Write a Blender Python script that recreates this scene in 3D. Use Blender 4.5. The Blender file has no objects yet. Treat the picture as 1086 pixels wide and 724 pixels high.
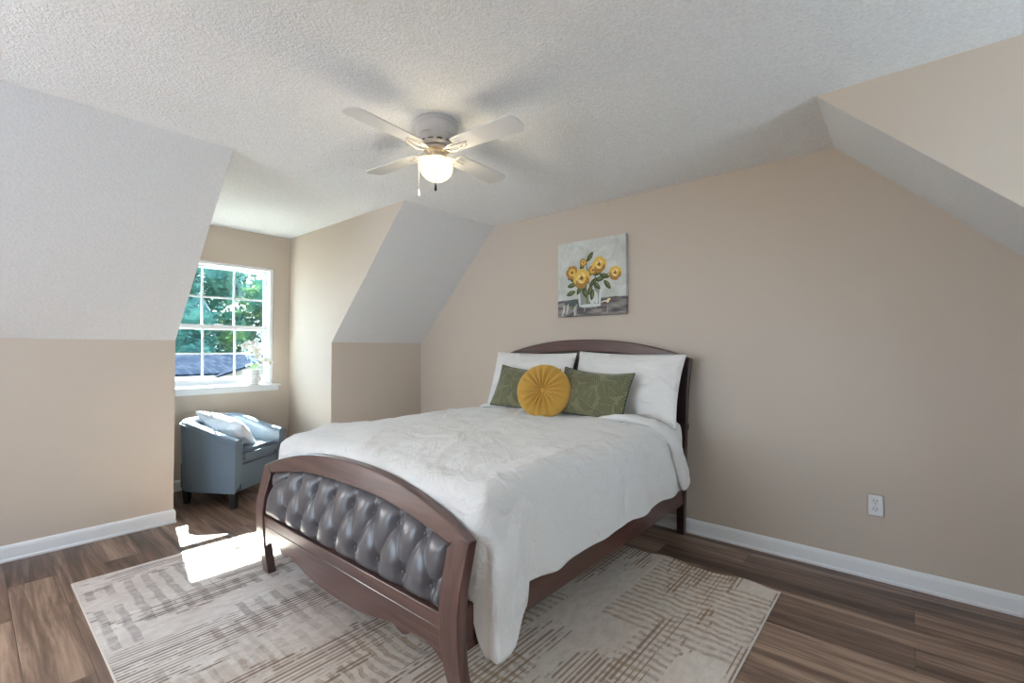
import bpy, bmesh, math, random
from mathutils import Vector, Matrix, noise
random.seed(7)
S = bpy.context.scene
COL = S.collection
PI = math.pi

# ------------------------------------------------------------------ camera
cd = bpy.data.cameras.new('camera')
cam = bpy.data.objects.new('camera', cd); COL.objects.link(cam)
cd.sensor_width = 36.0
cd.lens = 494.4 / 1086 * 36.0
cd.clip_start = 0.05; cd.clip_end = 300
cam.location = (4.1166, -3.2688, 1.2642)
cam.rotation_euler = (PI / 2 + 0.0176, 0.0, 0.7064)
S.camera = cam

# ------------------------------------------------------------------ world, sun, sky portal, added fill lamps
S.view_settings.view_transform = 'Standard'
S.view_settings.look = 'None'
S.view_settings.exposure = 0.40
S.view_settings.gamma = 1.0
S.view_settings.use_curve_mapping = False
w = bpy.data.worlds.new('sky'); S.world = w; w.use_nodes = True
wn = w.node_tree; wn.nodes.clear()
bg = wn.nodes.new('ShaderNodeBackground'); wo = wn.nodes.new('ShaderNodeOutputWorld')
bg.inputs[0].default_value = (0.60, 0.80, 1.0, 1); bg.inputs[1].default_value = 8.0
wn.links.new(bg.outputs[0], wo.inputs[0])

def look(o, d):
    o.rotation_euler = Vector(d).to_track_quat('-Z', 'Y').to_euler()
sd = bpy.data.lights.new('sun', 'SUN'); sd.energy = 75.0; sd.angle = 0.012; sd.color = (1.0, 0.95, 0.86)
sun = bpy.data.objects.new('sun', sd); COL.objects.link(sun); sun.location = (-8, 0, 9)
look(sun, (1.0, -0.172, -0.952))

def area(name, loc, d, sx, sy, e, c, portal=False):
    l = bpy.data.lights.new(name, 'AREA'); l.shape = 'RECTANGLE'; l.size = sx; l.size_y = sy
    l.energy = e; l.color = c
    o = bpy.data.objects.new(name, l); COL.objects.link(o); o.location = loc; look(o, d)
    if portal: l.cycles.is_portal = True
    return o
area('window_fill', (1.75, -5.55, 1.45), (0.05, .80, .60), 1.7, 1.15, 13, (1.0, 0.98, 0.96))  # added fill lamp at the invented rear opening
area('window_fill', (-.80, -4.55, 1.45), (1, .22, .12), 1.1, 1.15, 68, (1.0, 0.99, 0.98))  # added fill lamp in the invented dormer out of view
area('window_fill', (5.72, -1.34, 1.5), (-1, -.1, -.35), 0.86, 1.1, 6, (1.0, 0.97, 0.94))  # fill lamp set at the assumed opposite dormer window
area('window_portal', (-1.02, -1.685, 1.52), (1, 0, 0), 0.92, 1.14, 1, (1, 1, 1), True)

# ------------------------------------------------------------------ node helper
class M:
    def __init__(s, name, base=(.8, .8, .8), rough=.5, metal=0, spec=.5, **k):
        s.m = bpy.data.materials.new(name); s.m.use_nodes = True
        s.t = s.m.node_tree; s.b = s.t.nodes['Principled BSDF']
        s.set('Base Color', base); s.set('Roughness', rough); s.set('Metallic', metal); s.set('Specular IOR Level', spec)
        for kk, v in k.items(): s.set(kk.replace('_', ' '), v)
    def set(s, n, v):
        i = s.b.inputs[n]
        if isinstance(v, bpy.types.NodeSocket): s.t.links.new(v, i)
        elif isinstance(v, tuple) and len(v) == 3: i.default_value = (*v, 1)
        else: i.default_value = v
    def N(s, ty, ins=None, **props):
        n = s.t.nodes.new(ty)
        for k, v in props.items(): setattr(n, k, v)
        for k, v in (ins or {}).items():
            i = n.inputs[k]
            if isinstance(v, bpy.types.NodeSocket): s.t.links.new(v, i)
            else: i.default_value = v
        return n
    def coord(s, scale=(1, 1, 1), loc=(0, 0, 0), which='Object'):
        c = s.N('ShaderNodeTexCoord').outputs[which]
        return s.N('ShaderNodeMapping', {'Vector': c, 'Scale': scale, 'Location': loc}).outputs[0]
    def noise(s, vec, scale=5, detail=2, rough=.5, dist=0, out=0):
        return s.N('ShaderNodeTexNoise', {'Vector': vec, 'Scale': scale, 'Detail': detail, 'Roughness': rough, 'Distortion': dist}).outputs[out]
    def math(s, op, a, b=0, c=0, clamp=False):
        n = s.N('ShaderNodeMath', operation=op, use_clamp=clamp)
        for i, v in enumerate((a, b, c)):
            if isinstance(v, bpy.types.NodeSocket): s.t.links.new(v, n.inputs[i])
            else: n.inputs[i].default_value = v
        return n.outputs[0]
    def ramp(s, f, stops, interp='LINEAR'):
        n = s.N('ShaderNodeValToRGB', {'Fac': f}); r = n.color_ramp; r.interpolation = interp
        while len(r.elements) < len(stops): r.elements.new(.5)
        for e, (p, c) in zip(r.elements, stops):
            e.position = p; e.color = (*c, 1) if isinstance(c, tuple) else (c, c, c, 1)
        return n.outputs[0]
    def mix(s, f, a, b, bt='MIX'):
        n = s.N('ShaderNodeMix', data_type='RGBA', blend_type=bt)
        for i, v in ((0, f), (6, a), (7, b)):
            if isinstance(v, bpy.types.NodeSocket): s.t.links.new(v, n.inputs[i])
            elif i == 0: n.inputs[0].default_value = v
            else: n.inputs[i].default_value = (*v, 1)
        return n.outputs[2]
    def bump(s, h, strength=.3, dist=.01):
        s.set('Normal', s.N('ShaderNodeBump', {'Height': h, 'Strength': strength, 'Distance': dist}).outputs[0])
    def sep(s, v):
        n = s.N('ShaderNodeSeparateXYZ', {0: v}); return n.outputs
    def comb(s, x, y, z=0.0):
        return s.N('ShaderNodeCombineXYZ', {0: x, 1: y, 2: z}).outputs[0]

# ------------------------------------------------------------------ materials
def paint(name, c, sc=240, st=.12):
    m = M(name, c, .75, spec=.25)
    m.bump(m.noise(m.coord(), sc, 2), st, .002)
    return m.m
WALL = paint('beige wall paint', (.565, .487, .418))
TRIM = paint('white trim paint', (.82, .83, .85), 60, .04)
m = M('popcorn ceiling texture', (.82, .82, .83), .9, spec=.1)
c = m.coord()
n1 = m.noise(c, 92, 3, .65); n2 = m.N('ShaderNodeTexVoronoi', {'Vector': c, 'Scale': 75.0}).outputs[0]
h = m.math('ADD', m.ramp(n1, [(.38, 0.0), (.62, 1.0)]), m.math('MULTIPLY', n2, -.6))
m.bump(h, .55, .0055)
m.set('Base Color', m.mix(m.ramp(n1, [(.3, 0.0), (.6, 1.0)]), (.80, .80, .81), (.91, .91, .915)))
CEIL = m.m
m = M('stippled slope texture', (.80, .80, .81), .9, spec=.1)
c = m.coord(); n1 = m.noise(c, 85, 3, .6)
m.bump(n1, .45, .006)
m.set('Base Color', m.mix(m.ramp(n1, [(.35, 0.0), (.6, 1.0)]), (.66, .66, .67), (.71, .71, .72)))  # same paint as the ceiling; darker tone stands in for shade
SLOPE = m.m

# floor: planks running along x
m = M('brown wood plank floor', (.2, .13, .09), .38, spec=.5)
c = m.coord(loc=(.31, .07, 0))
br = m.N('ShaderNodeTexBrick', {'Vector': c, 'Color1': (0, 0, 0, 1), 'Color2': (1, 1, 1, 1), 'Mortar': (.5, .5, .5, 1), 'Scale': 1.0,
        'Mortar Size': .0018, 'Mortar Smooth': .2, 'Bias': 0.0, 'Brick Width': 1.22, 'Row Height': .19}, offset=.37)
rnd = m.sep(br.outputs[0])[0]
xyz = m.sep(c)
off = m.math('MULTIPLY', rnd, 37.0)
gv = m.comb(m.math('ADD', m.math('MULTIPLY', xyz[0], 1.3), off), m.math('ADD', m.math('MULTIPLY', xyz[1], 19.0), off), off)
g1 = m.noise(gv, 1.0, 6, .62, .7)
gv2 = m.comb(m.math('ADD', m.math('MULTIPLY', xyz[0], 3.5), off), m.math('MULTIPLY', xyz[1], 90.0), off)
g2 = m.noise(gv2, 1.0, 4, .6, .4)
g = m.math('ADD', m.math('ADD', m.math('MULTIPLY', g1, .85), m.math('MULTIPLY', g2, .18)), m.math('MULTIPLY', m.math('SUBTRACT', rnd, .5), .22))
colr = m.ramp(g, [(.30, (.044, .023, .016)), (.42, (.105, .060, .042)), (.54, (.185, .114, .082)), (.70, (.38, .255, .18))])
colr = m.mix(m.math('MULTIPLY', br.outputs[1], .75), colr, (.05, .03, .022))
m.set('Base Color', colr)
m.set('Roughness', m.ramp(g1, [(.3, .42), (.7, .30)]))
m.bump(m.math('SUBTRACT', g, br.outputs[1]), .15, .002)
FLOOR = m.m

# rug
m = M('abstract woven rug', (.7, .65, .58), .95, spec=.1)
c = m.coord()
x, y, z = m.sep(c)
MU = lambda a, b: m.math('MULTIPLY', a, b)
AD = lambda a, b: m.math('ADD', a, b)
wob = m.noise(m.comb(MU(x, 9.0), MU(y, 5.0)), 1, 2)
east = m.ramp(MU(x, .25), [(.42, 0.0), (.60, 1.0)])
# thin parallel lines along y, broken up
lx = m.math('FRACT', MU(x, 46.0)); row = m.math('FLOOR', MU(x, 46.0))
low = m.noise(m.comb(MU(x, 4.2), MU(y, 1.3), 3.0), 1, 2)
drop = m.noise(m.comb(MU(row, 7.31), MU(y, 4.6), row), 1, 4, .7)
zone = m.ramp(low, [(.42, 0.0), (.58, 1.0)])
on = m.math('MULTIPLY', m.math('SUBTRACT', drop, m.math('SUBTRACT', .68, MU(zone, .30))), 16.0, clamp=True)
rw_ = m.N('ShaderNodeTexWhiteNoise', {'W': row}, noise_dimensions='1D').outputs[0]
smask = MU(m.math('MULTIPLY', m.math('SUBTRACT', lx, AD(.28, MU(rw_, .5))), 9.0, clamp=True), on)
# short bars along x stacked along y, in broken blocks
def ladder(period, duty, bw, bh, seed, keep, wamp):
    bxx = m.math('FLOOR', m.math('DIVIDE', AD(x, MU(wob, .04)), bw))
    yo = AD(y, MU(bxx, .173))
    blk = m.N('ShaderNodeTexWhiteNoise', {'Vector': m.comb(AD(bxx, seed), m.math('FLOOR', m.math('DIVIDE', yo, bh)), seed)}, noise_dimensions='3D').outputs[0]
    f = m.math('FRACT', m.math('DIVIDE', AD(y, MU(wob, wamp)), period))
    f = m.math('MULTIPLY', m.math('SUBTRACT', f, duty), 8.0, clamp=True)
    return MU(f, m.math('LESS_THAN', blk, keep))
wear = m.ramp(m.noise(m.comb(MU(x, 22.0), MU(y, 12.0), 9.0), 1, 4, .7), [(.34, .15), (.56, 1.0)])
ladw = MU(MU(ladder(.078, .50, .145, .50, 2.0, .74, .03), wear), m.math('SUBTRACT', 1.0, east))
lade = MU(MU(ladder(.047, .48, .20, .33, 5.0, .72, .06), wear), east)
lad = AD(ladw, lade)
fine = m.noise(m.comb(MU(x, 260.0), MU(y, 60.0)), 1, 3, .7)
blot = m.noise(m.comb(MU(x, 30.0), MU(y, 14.0), 2.0), 1, 4, .7)
tone = m.noise(m.comb(MU(x, 2.6), MU(y, 2.0), 5.0), 1, 3, .6)
gold = MU(east, m.ramp(tone, [(.38, .25), (.60, 1.0)]))
base = m.mix(m.ramp(tone, [(.35, 0.0), (.62, 1.0)]), (.64, .575, .545), (.80, .765, .74))
base = m.mix(MU(east, .55), base, (.70, .585, .46))
base = m.mix(MU(m.ramp(blot, [(.42, 0.0), (.62, 1.0)]), .45), base, (.48, .41, .37))
base = m.mix(MU(fine, .40), base, (.40, .34, .30))
barc = m.mix(gold, (.33, .285, .27), (.36, .235, .12))
strc = m.mix(gold, (.17, .12, .105), (.30, .195, .12))
base = m.mix(MU(lad, .72), base, barc)
base = m.mix(MU(smask, .80), base, strc)
m.set('Base Color', base)
m.bump(AD(MU(fine, .4), MU(AD(lad, smask), -.6)), .6, .004)
RUG = m.m
RUGEDGE = M('cream rug binding', (.66, .60, .54), .9).m

def wood(name, dark, light, sc=(1.2, 30, 30), rough=.30, coat=.55):
    m = M(name, dark, rough, spec=.5, Coat_Weight=coat, Coat_Roughness=.18)
    n = m.noise(m.coord(sc), 1.0, 5, .6, .8)
    m.set('Base Color', m.mix(m.ramp(n, [(.35, 0.0), (.7, 1.0)]), dark, light))
    return m.m
CHERRY = wood('dark cherry wood', (.058, .024, .021), (.13, .060, .050))
CHERRY_V = wood('dark cherry wood upright', (.058, .024, .021), (.13, .060, .050), (30, 30, 1.2))
CHERRY_Y = wood('dark cherry wood rail', (.045, .015, .011), (.10, .036, .026), (30, 1.2, 30))
BLACKWOOD = wood('near black cherry wood', (.009, .004, .004), (.026, .009, .008), (30, 30, 1.2))
m = M('grey tufted leatherette', (.105, .098, .106), .30, spec=.5)
m.bump(m.N('ShaderNodeTexVoronoi', {'Vector': m.coord(), 'Scale': 420.0}).outputs[0], .08, .001)
TUFT = m.m
BUTTON = M('grey button leather', (.10, .095, .10), .3).m

m = M('white quilted comforter cotton', (.76, .745, .73), .85, spec=.2, Sheen_Weight=.25)
c = m.coord(); x, y, z = m.sep(c)
tri = m.math('PINGPONG', m.math('ADD', x, m.math('MULTIPLY', m.noise(c, 2.2), .12)), .17)
zz = m.math('FRACT', m.math('MULTIPLY', m.math('ADD', m.math('ADD', y, z), tri), 6.2))
line = m.math('MULTIPLY', m.math('LESS_THAN', m.math('FRACT', m.math('MULTIPLY', zz, 5.0)), .35), m.math('LESS_THAN', zz, .55))
hh = m.math('ADD', m.math('MULTIPLY', line, .75), m.math('ADD', m.math('MULTIPLY', m.noise(c, 6.5, 3, .5, .5), 1.7), m.math('MULTIPLY', m.noise(c, 160, 2), .12)))
m.bump(hh, .9, .016)
COMF = m.m
m = M('white cotton pillowcase', (.76, .735, .71), .85, spec=.2, Sheen_Weight=.2)
c = m.coord((3, 7, 5)); m.bump(m.noise(c, 1.9, 2, .5, .7), .7, .035)
PILLOW = m.m
m = M('green palm leaf velvet', (.16, .17, .07), .8, spec=.2, Sheen_Weight=.4)
c = m.coord((1, 1, 0)); c = m.N('ShaderNodeVectorMath', {0: c, 1: (5, 3, 0)}, operation='ADD').outputs[0]
vo = m.N('ShaderNodeTexVoronoi', {'Vector': c, 'Scale': 9.5, 'Randomness': 1.0})
rel = m.N('ShaderNodeVectorMath', {0: c, 1: vo.outputs[2]}, operation='SUBTRACT').outputs[0]
rc = m.sep(vo.outputs[1])[0]
th_ = m.math('MULTIPLY', rc, 6.283)
rr = m.N('ShaderNodeVectorRotate', {'Vector': rel, 'Angle': th_}, rotation_type='Z_AXIS').outputs[0]
ru, rv, rw = m.sep(rr)
av = m.math('ABSOLUTE', rv)
st = m.math('SINE', m.math('MULTIPLY', m.math('SUBTRACT', ru, m.math('MULTIPLY', av, 1.1)), 330.0))
st = m.math('MULTIPLY', m.math('ADD', st, .25), 3.0, clamp=True)
env = m.math('SUBTRACT', .050, m.math('MULTIPLY', m.math('MULTIPLY', ru, ru), 8.0))
st = m.math('MULTIPLY', st, m.math('LESS_THAN', av, env))
st = m.math('MULTIPLY', st, m.math('GREATER_THAN', av, .0025))
colg = m.mix(st, (.20, .19, .105), (.085, .09, .045))
m.set('Base Color', m.mix(m.math('MULTIPLY', m.noise(c, 14, 2), .22), colg, (.10, .10, .045)))
GREEN = m.m
GREENP = M('dark green piping', (.045, .055, .03), .8).m
m = M('mustard velvet', (.52, .29, .055), .7, spec=.2, Sheen_Weight=.6, Sheen_Tint=(1, .8, .4, 1))
m.bump(m.noise(m.coord(), 30, 3), .2, .004)
MUST = m.m
m = M('slate blue leatherette', (.125, .17, .225), .34, spec=.5)
m.bump(m.noise(m.coord(), 300, 2), .08, .001)
BLUE = m.m
BLACK = M('black chair leg wood', (.012, .012, .014), .35).m
m = M('white crumpled linen', (.78, .80, .84), .85, spec=.2); m.bump(m.noise(m.coord(), 14, 4, .6, 1.4), .6, .02); LINEN = m.m
WHITEM = M('white enamel fan metal', (.58, .56, .56), .35).m
m = M('white fan blade laminate', (.70, .70, .71), .45); m.bump(m.noise(m.coord((60, 4, 4)), 1, 3), .05, .001); BLADE = m.m
DARKM = M('dark vent gap', (.05, .045, .045), .5).m
BRASS = M('nickel and brass fitting', (.55, .47, .40), .3, metal=.7).m
m = M('opal glass lit globe', (.20, .19, .12), .5, spec=.2); m.set('Emission Color', (1.0, .93, .47)); m.set('Emission Strength', .60)
tr = m.N('ShaderNodeBsdfTransparent', {0: (1, .97, .88, 1)}); mx = m.N('ShaderNodeMixShader', {0: .30, 1: m.b.outputs[0], 2: tr.outputs[0]})
m.t.links.new(mx.outputs[0], m.t.nodes['Material Output'].inputs[0]); GLOBE = m.m
PLASTIC = M('white outlet plastic', (.80, .80, .82), .3).m
SLOT = M('dark outlet slot', (.03, .03, .035), .4).m
VINYL = M('white window vinyl', (.86, .87, .89), .4).m
m = M('clear window glass'); m.t.nodes.remove(m.b)
tr = m.N('ShaderNodeBsdfTransparent', {0: (.93, .98, .98, 1)}); gl = m.N('ShaderNodeBsdfGlossy', {0: (1, 1, 1, 1), 'Roughness': .02})
mx = m.N('ShaderNodeMixShader', {0: .04, 1: tr.outputs[0], 2: gl.outputs[0]})
m.t.links.new(mx.outputs[0], m.t.nodes['Material Output'].inputs[0]); GLASS = m.m
POT = M('white glazed ceramic', (.78, .79, .80), .25).m
PETAL = M('white orchid petal', (.85, .86, .84), .6, Subsurface_Weight=.0).m
PCENT = M('yellow flower centre', (.6, .4, .08), .6).m
LEAFG = M('green orchid leaf', (.07, .19, .05), .4).m
m = M('tree foliage', (.06, .16, .06), .6, spec=.2)
n = m.noise(m.coord(), .9, 3); m.set('Base Color', m.ramp(n, [(.32, (.012, .055, .045)), (.5, (.03, .105, .065)), (.66, (.12, .21, .06))])); FOL = m.m  # yellow-green end of the ramp paints sunlit bits into the leaf colour
m = M('tree foliage dark', (.03, .10, .07), .6, spec=.2)
n = m.noise(m.coord(), 1.3, 3); m.set('Base Color', m.ramp(n, [(.35, (.010, .048, .044)), (.65, (.040, .12, .085))])); FOL2 = m.m
BARK = M('grey brown bark', (.09, .065, .05), .9).m
m = M('pale dry ground', (.2, .2, .17), .9); m.set('Base Color', m.ramp(m.noise(m.coord(), 1.5, 4), [(.3, (.15, .15, .125)), (.7, (.26, .25, .22))])); LAWN = m.m
m = M('blue grey shingle roof', (.045, .06, .09), .95, spec=0)
b2 = m.N('ShaderNodeTexBrick', {'Vector': m.coord(), 'Color1': (.010, .015, .026, 1), 'Color2': (.022, .028, .042, 1), 'Mortar': (.006, .008, .012, 1), 'Scale': 1.0, 'Brick Width': .35, 'Row Height': .16, 'Mortar Size': .01})
m.set('Base Color', b2.outputs[0]); ROOF = m.m
SIDING = M('beige house siding', (.16, .14, .115), .9, spec=0).m
HTRIM = M('white house trim', (.7, .7, .7), .6).m
HGLASS = M('dark house window', (.03, .04, .05), .15).m

# ------------------------------------------------------------------ mesh helpers
def obj(name, bm, mats, parent=None, smooth=True, ang=35, loc=None):
    me = bpy.data.meshes.new(name)
    bmesh.ops.recalc_face_normals(bm, faces=bm.faces[:])
    if smooth:
        for f in bm.faces: f.smooth = True
        for e in bm.edges:
            if len(e.link_faces) == 2 and e.calc_face_angle(0) > math.radians(ang): e.smooth = False
    bm.to_mesh(me); bm.free()
    for mm in (mats if isinstance(mats, (list, tuple)) else [mats]): me.materials.append(mm)
    o = bpy.data.objects.new(name, me); COL.objects.link(o)
    if parent: o.parent = parent
    if loc: o.location = loc
    return o
def empty(name, loc=(0, 0, 0), rz=0):
    o = bpy.data.objects.new(name, None); COL.objects.link(o); o.location = loc; o.rotation_euler = (0, 0, rz); o.empty_display_size = .05
    return o
def tag(o, label, cat, group=None):
    o['label'] = label; o['category'] = cat
    if group: o['group'] = group
    return o
def struct(name, bm, mats, parent=None, **k):
    o = obj(name, bm, mats, parent, **k)
    if not parent: o['kind'] = 'structure'
    return o
def B(): return bmesh.new()
def box(bm, a, b, bev=0, mi=0, seg=2):
    t = bmesh.new(); bmesh.ops.create_cube(t, size=1)
    for v in t.verts: v.co = Vector([(a[i] + b[i]) / 2 + v.co[i] * (b[i] - a[i]) for i in range(3)])
    if bev: bmesh.ops.bevel(t, geom=t.edges[:], offset=bev, segments=seg, affect='EDGES')
    for f in t.faces: f.material_index = mi
    me = bpy.data.meshes.new('t'); t.to_mesh(me); t.free(); bm.from_mesh(me); bpy.data.meshes.remove(me)
    return bm
def quad(bm, *p, mi=0):
    f = bm.faces.new([bm.verts.new(q) for q in p]); f.material_index = mi
def grid(bm, P, closeu=False, closev=False, mi=0):
    V = [[bm.verts.new(p) for p in r] for r in P]; n = len(V); k = len(V[0])
    for i in range(n if closeu else n - 1):
        for j in range(k if closev else k - 1):
            try:
                f = bm.faces.new((V[i][j], V[(i + 1) % n][j], V[(i + 1) % n][(j + 1) % k], V[i][(j + 1) % k])); f.material_index = mi
            except ValueError: pass
    return V
def cap(bm, ring, mi=0):
    try: f = bm.faces.new(ring); f.material_index = mi
    except ValueError: pass
def tube(bm, pts, r, n=10, mi=0, capends=True, ry=None, up=(0, 0, 1)):
    pts = [Vector(p) for p in pts]; P = []
    for i, p in enumerate(pts):
        d = (pts[min(i + 1, len(pts) - 1)] - pts[max(i - 1, 0)]).normalized()
        a = d.cross(Vector(up))
        if a.length < 1e-4: a = d.cross(Vector((1, 0, 0)))
        a.normalize(); b = a.cross(d)
        ri = r[i] if isinstance(r, (list, tuple)) else r
        rj = ri if ry is None else (ry[i] if isinstance(ry, (list, tuple)) else ry)
        P.append([p + a * ri * math.cos(2 * PI * k / n) + b * rj * math.sin(2 * PI * k / n) for k in range(n)])
    V = grid(bm, P, closev=True, mi=mi)
    if capends: cap(bm, V[0], mi); cap(bm, V[-1][::-1], mi)
def lathe(bm, prof, c=(0, 0, 0), n=32, mi=0, ends=True, f=None):
    P = []
    for (r, z) in prof:
        row = []
        for k in range(n):
            a = 2 * PI * k / n; rr = r * (f(a, r, z) if f else 1)
            row.append((c[0] + rr * math.cos(a), c[1] + rr * math.sin(a), c[2] + z))
        P.append(row)
    V = grid(bm, P, closev=True, mi=mi)
    if ends: cap(bm, V[0], mi); cap(bm, V[-1], mi)
def interp(x, T):
    if x <= T[0][0]: return T[0][1]
    for (a, b), (c_, d) in zip(T, T[1:]):
        if x <= c_: return b + (d - b) * (x - a) / (c_ - a)
    return T[-1][1]
def sm(e0, e1, x):
    t = max(0, min(1, (x - e0) / (e1 - e0))); return t * t * (3 - 2 * t)

# ------------------------------------------------------------------ room shell
HC = 2.44; HK = 1.3336; SL = 1.1088; DD = .8808; Y1 = -2.2651; Y2 = -1.0459; W = 4.905; DR = .725; DR2 = -1.95; YB = -5.6; Y3 = -3.95; Y4 = -5.17
bm = B(); box(bm, (-DD, YB, -.05), (W + DD, 0, 0)); struct('floor', bm, FLOOR, smooth=False)
bm = B(); box(bm, (-DD, YB, HC), (W + DD, 0, HC + .05)); struct('ceiling', bm, CEIL, smooth=False)
bm = B(); box(bm, (-DD, 0, 0), (W + DD, .08, HC)); struct('wall_head', bm, WALL, smooth=False)
EP = .0008
def wall_with_hole(x, sgn, ya, yb, h):      # window wall at x, solid towards sgn, hole h=(y0,y1,z0,z1)
    bm = B(); x2 = x + sgn * .14
    for xx in (x, x2):
        for q in (((ya, 0), (yb, h[2])), ((ya, h[3]), (yb, HC)), ((ya, h[2]), (h[0], h[3])), ((h[1], h[2]), (yb, h[3]))):
            (a0, b0), (a1, b1) = q; quad(bm, (xx, a0, b0), (xx, a1, b0), (xx, a1, b1), (xx, a0, b1))
    quad(bm, (x, h[0], h[2]), (x2, h[0], h[2]), (x2, h[1], h[2]), (x, h[1], h[2])); quad(bm, (x, h[0], h[3]), (x2, h[0], h[3]), (x2, h[1], h[3]), (x, h[1], h[3]))
    quad(bm, (x, h[0], h[2]), (x2, h[0], h[2]), (x2, h[0], h[3]), (x, h[0], h[3])); quad(bm, (x, h[1], h[2]), (x2, h[1], h[2]), (x2, h[1], h[3]), (x, h[1], h[3]))
    return bm
WY0, WY1, WZ0, WZ1 = -2.155, -1.212, .905, 2.098
struct('wall_window', wall_with_hole(-DD, -1, Y1 - .06, Y2 + .06, (WY0, WY1, WZ0, WZ1)), WALL, smooth=False)
struct('wall_opposite_window', wall_with_hole(W + DD, 1, DR2 - .06, -DR + .06, (-1.77, -.91, .92, 2.1)), WALL, smooth=False)
# knee walls
for nm, x0, x1, spans in (('wall_left', -.06, 0, ((Y2 + EP, 0), (Y3 + EP, Y1 - EP), (YB, Y4 - EP))), ('wall_right', W, W + .06, ((-DR + EP, 0), (YB, DR2 - EP)))):
    bm = B()
    for a, b in spans: box(bm, (x0, a, 0), (x1, b, HK))
    struct(nm, bm, WALL, smooth=False)
# sloped ceiling slabs
def slope(name, xk, xc, spans):
    bm = B()
    s = 1 if xc > xk else -1
    for a, b in spans:
        P = [(xk, HK), (xc, HC), (xc, HC + .06), (xk - s * .06, HK)]
        A = [bm.verts.new((p[0], a, p[1])) for p in P]; C_ = [bm.verts.new((p[0], b, p[1])) for p in P]
        bm.faces.new(A); bm.faces.new(C_[::-1])
        for i in range(4): bm.faces.new((A[i], C_[i], C_[(i + 1) % 4], A[(i + 1) % 4]))
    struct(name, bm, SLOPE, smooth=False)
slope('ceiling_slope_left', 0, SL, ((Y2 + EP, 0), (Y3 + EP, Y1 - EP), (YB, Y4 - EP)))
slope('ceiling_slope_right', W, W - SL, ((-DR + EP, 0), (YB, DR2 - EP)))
# dormer cheeks: polygon side walls filling from the dormer back to the slope line
def cheek(name, y, th, xw, xk, xc):
    bm = B(); e = .001 if xk > xw else -.001
    P = [(xw, 0), (xk - e, 0), (xk - e, HK), (xc - e, HC), (xw, HC)]
    A = [bm.verts.new((p[0], y, p[1])) for p in P]; C_ = [bm.verts.new((p[0], y + th, p[1])) for p in P]
    bm.faces.new(A); bm.faces.new(C_[::-1])
    for i in range(5): bm.faces.new((A[i], C_[i], C_[(i + 1) % 5], A[(i + 1) % 5]))
    struct(name, bm, WALL, smooth=False)
cheek('wall_dormer_right', Y2, .05, -DD, 0, SL)
cheek('wall_dormer_left', Y1, -.05, -DD, 0, SL)
cheek('wall_added_dormer_right', Y3, .05, -DD, 0, SL)  # this dormer is added out of view to light the room from the left
cheek('wall_added_dormer_left', Y4, -.05, -DD, 0, SL)
struct('wall_added_window', wall_with_hole(-DD, -1, Y4 - .06, Y3 + .06, (-5.03, -4.09, WZ0, WZ1)), WALL, smooth=False)  # window wall of the added, unseen dormer
cheek('wall_opposite_dormer_left', -DR, .05, W + DD, W, W - SL)
cheek('wall_opposite_dormer_right', DR2, -.05, W + DD, W, W - SL)
# rear gable wall with a wide opening added behind the camera for fill light
bm = B()
hx0, hx1, hz0, hz1 = .9, 2.6, .85, 2.05
for q in ((-.05, 0, W + .05, hz0), (-.05, hz1, W + .05, HC), (-.05, hz0, hx0, hz1), (hx1, hz0, W + .05, hz1)):
    box(bm, (q[0], YB - .08, q[1]), (q[2], YB, q[3]))
struct('wall_rear', bm, WALL, smooth=False)

def baseboard(name, runs):
    """runs: (p0, p1, normal) at wall face; moulded profile"""
    prof = [(0, 0), (.016, 0), (.017, .012), (.012, .02), (.012, .075), (.009, .088), (.004, .096), (0, .098)]
    bm = B()
    for p0, p1, n, e0, e1 in runs:
        d = (Vector(p1) - Vector(p0)).normalized(); n = Vector(n)
        rows = []
        for p, e, sg in ((p0, e0, -1), (p1, e1, 1)):
            rows.append([Vector((p[0], p[1], 0)) + n * a + d * (sg * e * a) + Vector((0, 0, z)) for a, z in prof])
        V = grid(bm, rows, closev=True); cap(bm, V[0]); cap(bm, V[1])
    struct(name, bm, TRIM, smooth=False)
V3 = lambda x, y: Vector((x, y, 0))
baseboard('baseboard_head', [(V3(0, 0), V3(W, 0), (0, -1, 0), -1, -1)])
baseboard('baseboard_left', [(V3(0, YB), V3(0, Y4), (1, 0, 0), 0, 1), (V3(0, Y3), V3(0, Y1), (1, 0, 0), 1, 1), (V3(0, Y1), V3(-DD, Y1), (0, 1, 0), 1, -1),
                             (V3(-DD, Y1), V3(-DD, Y2), (1, 0, 0), -1, -1), (V3(-DD, Y2), V3(0, Y2), (0, -1, 0), -1, 1), (V3(0, Y2), V3(0, 0), (1, 0, 0), 1, -1)])
baseboard('baseboard_right', [(V3(W, DR2), V3(W, YB), (-1, 0, 0), 1, 0), (V3(W, 0), V3(W, -DR), (-1, 0, 0), -1, 1)])

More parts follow.
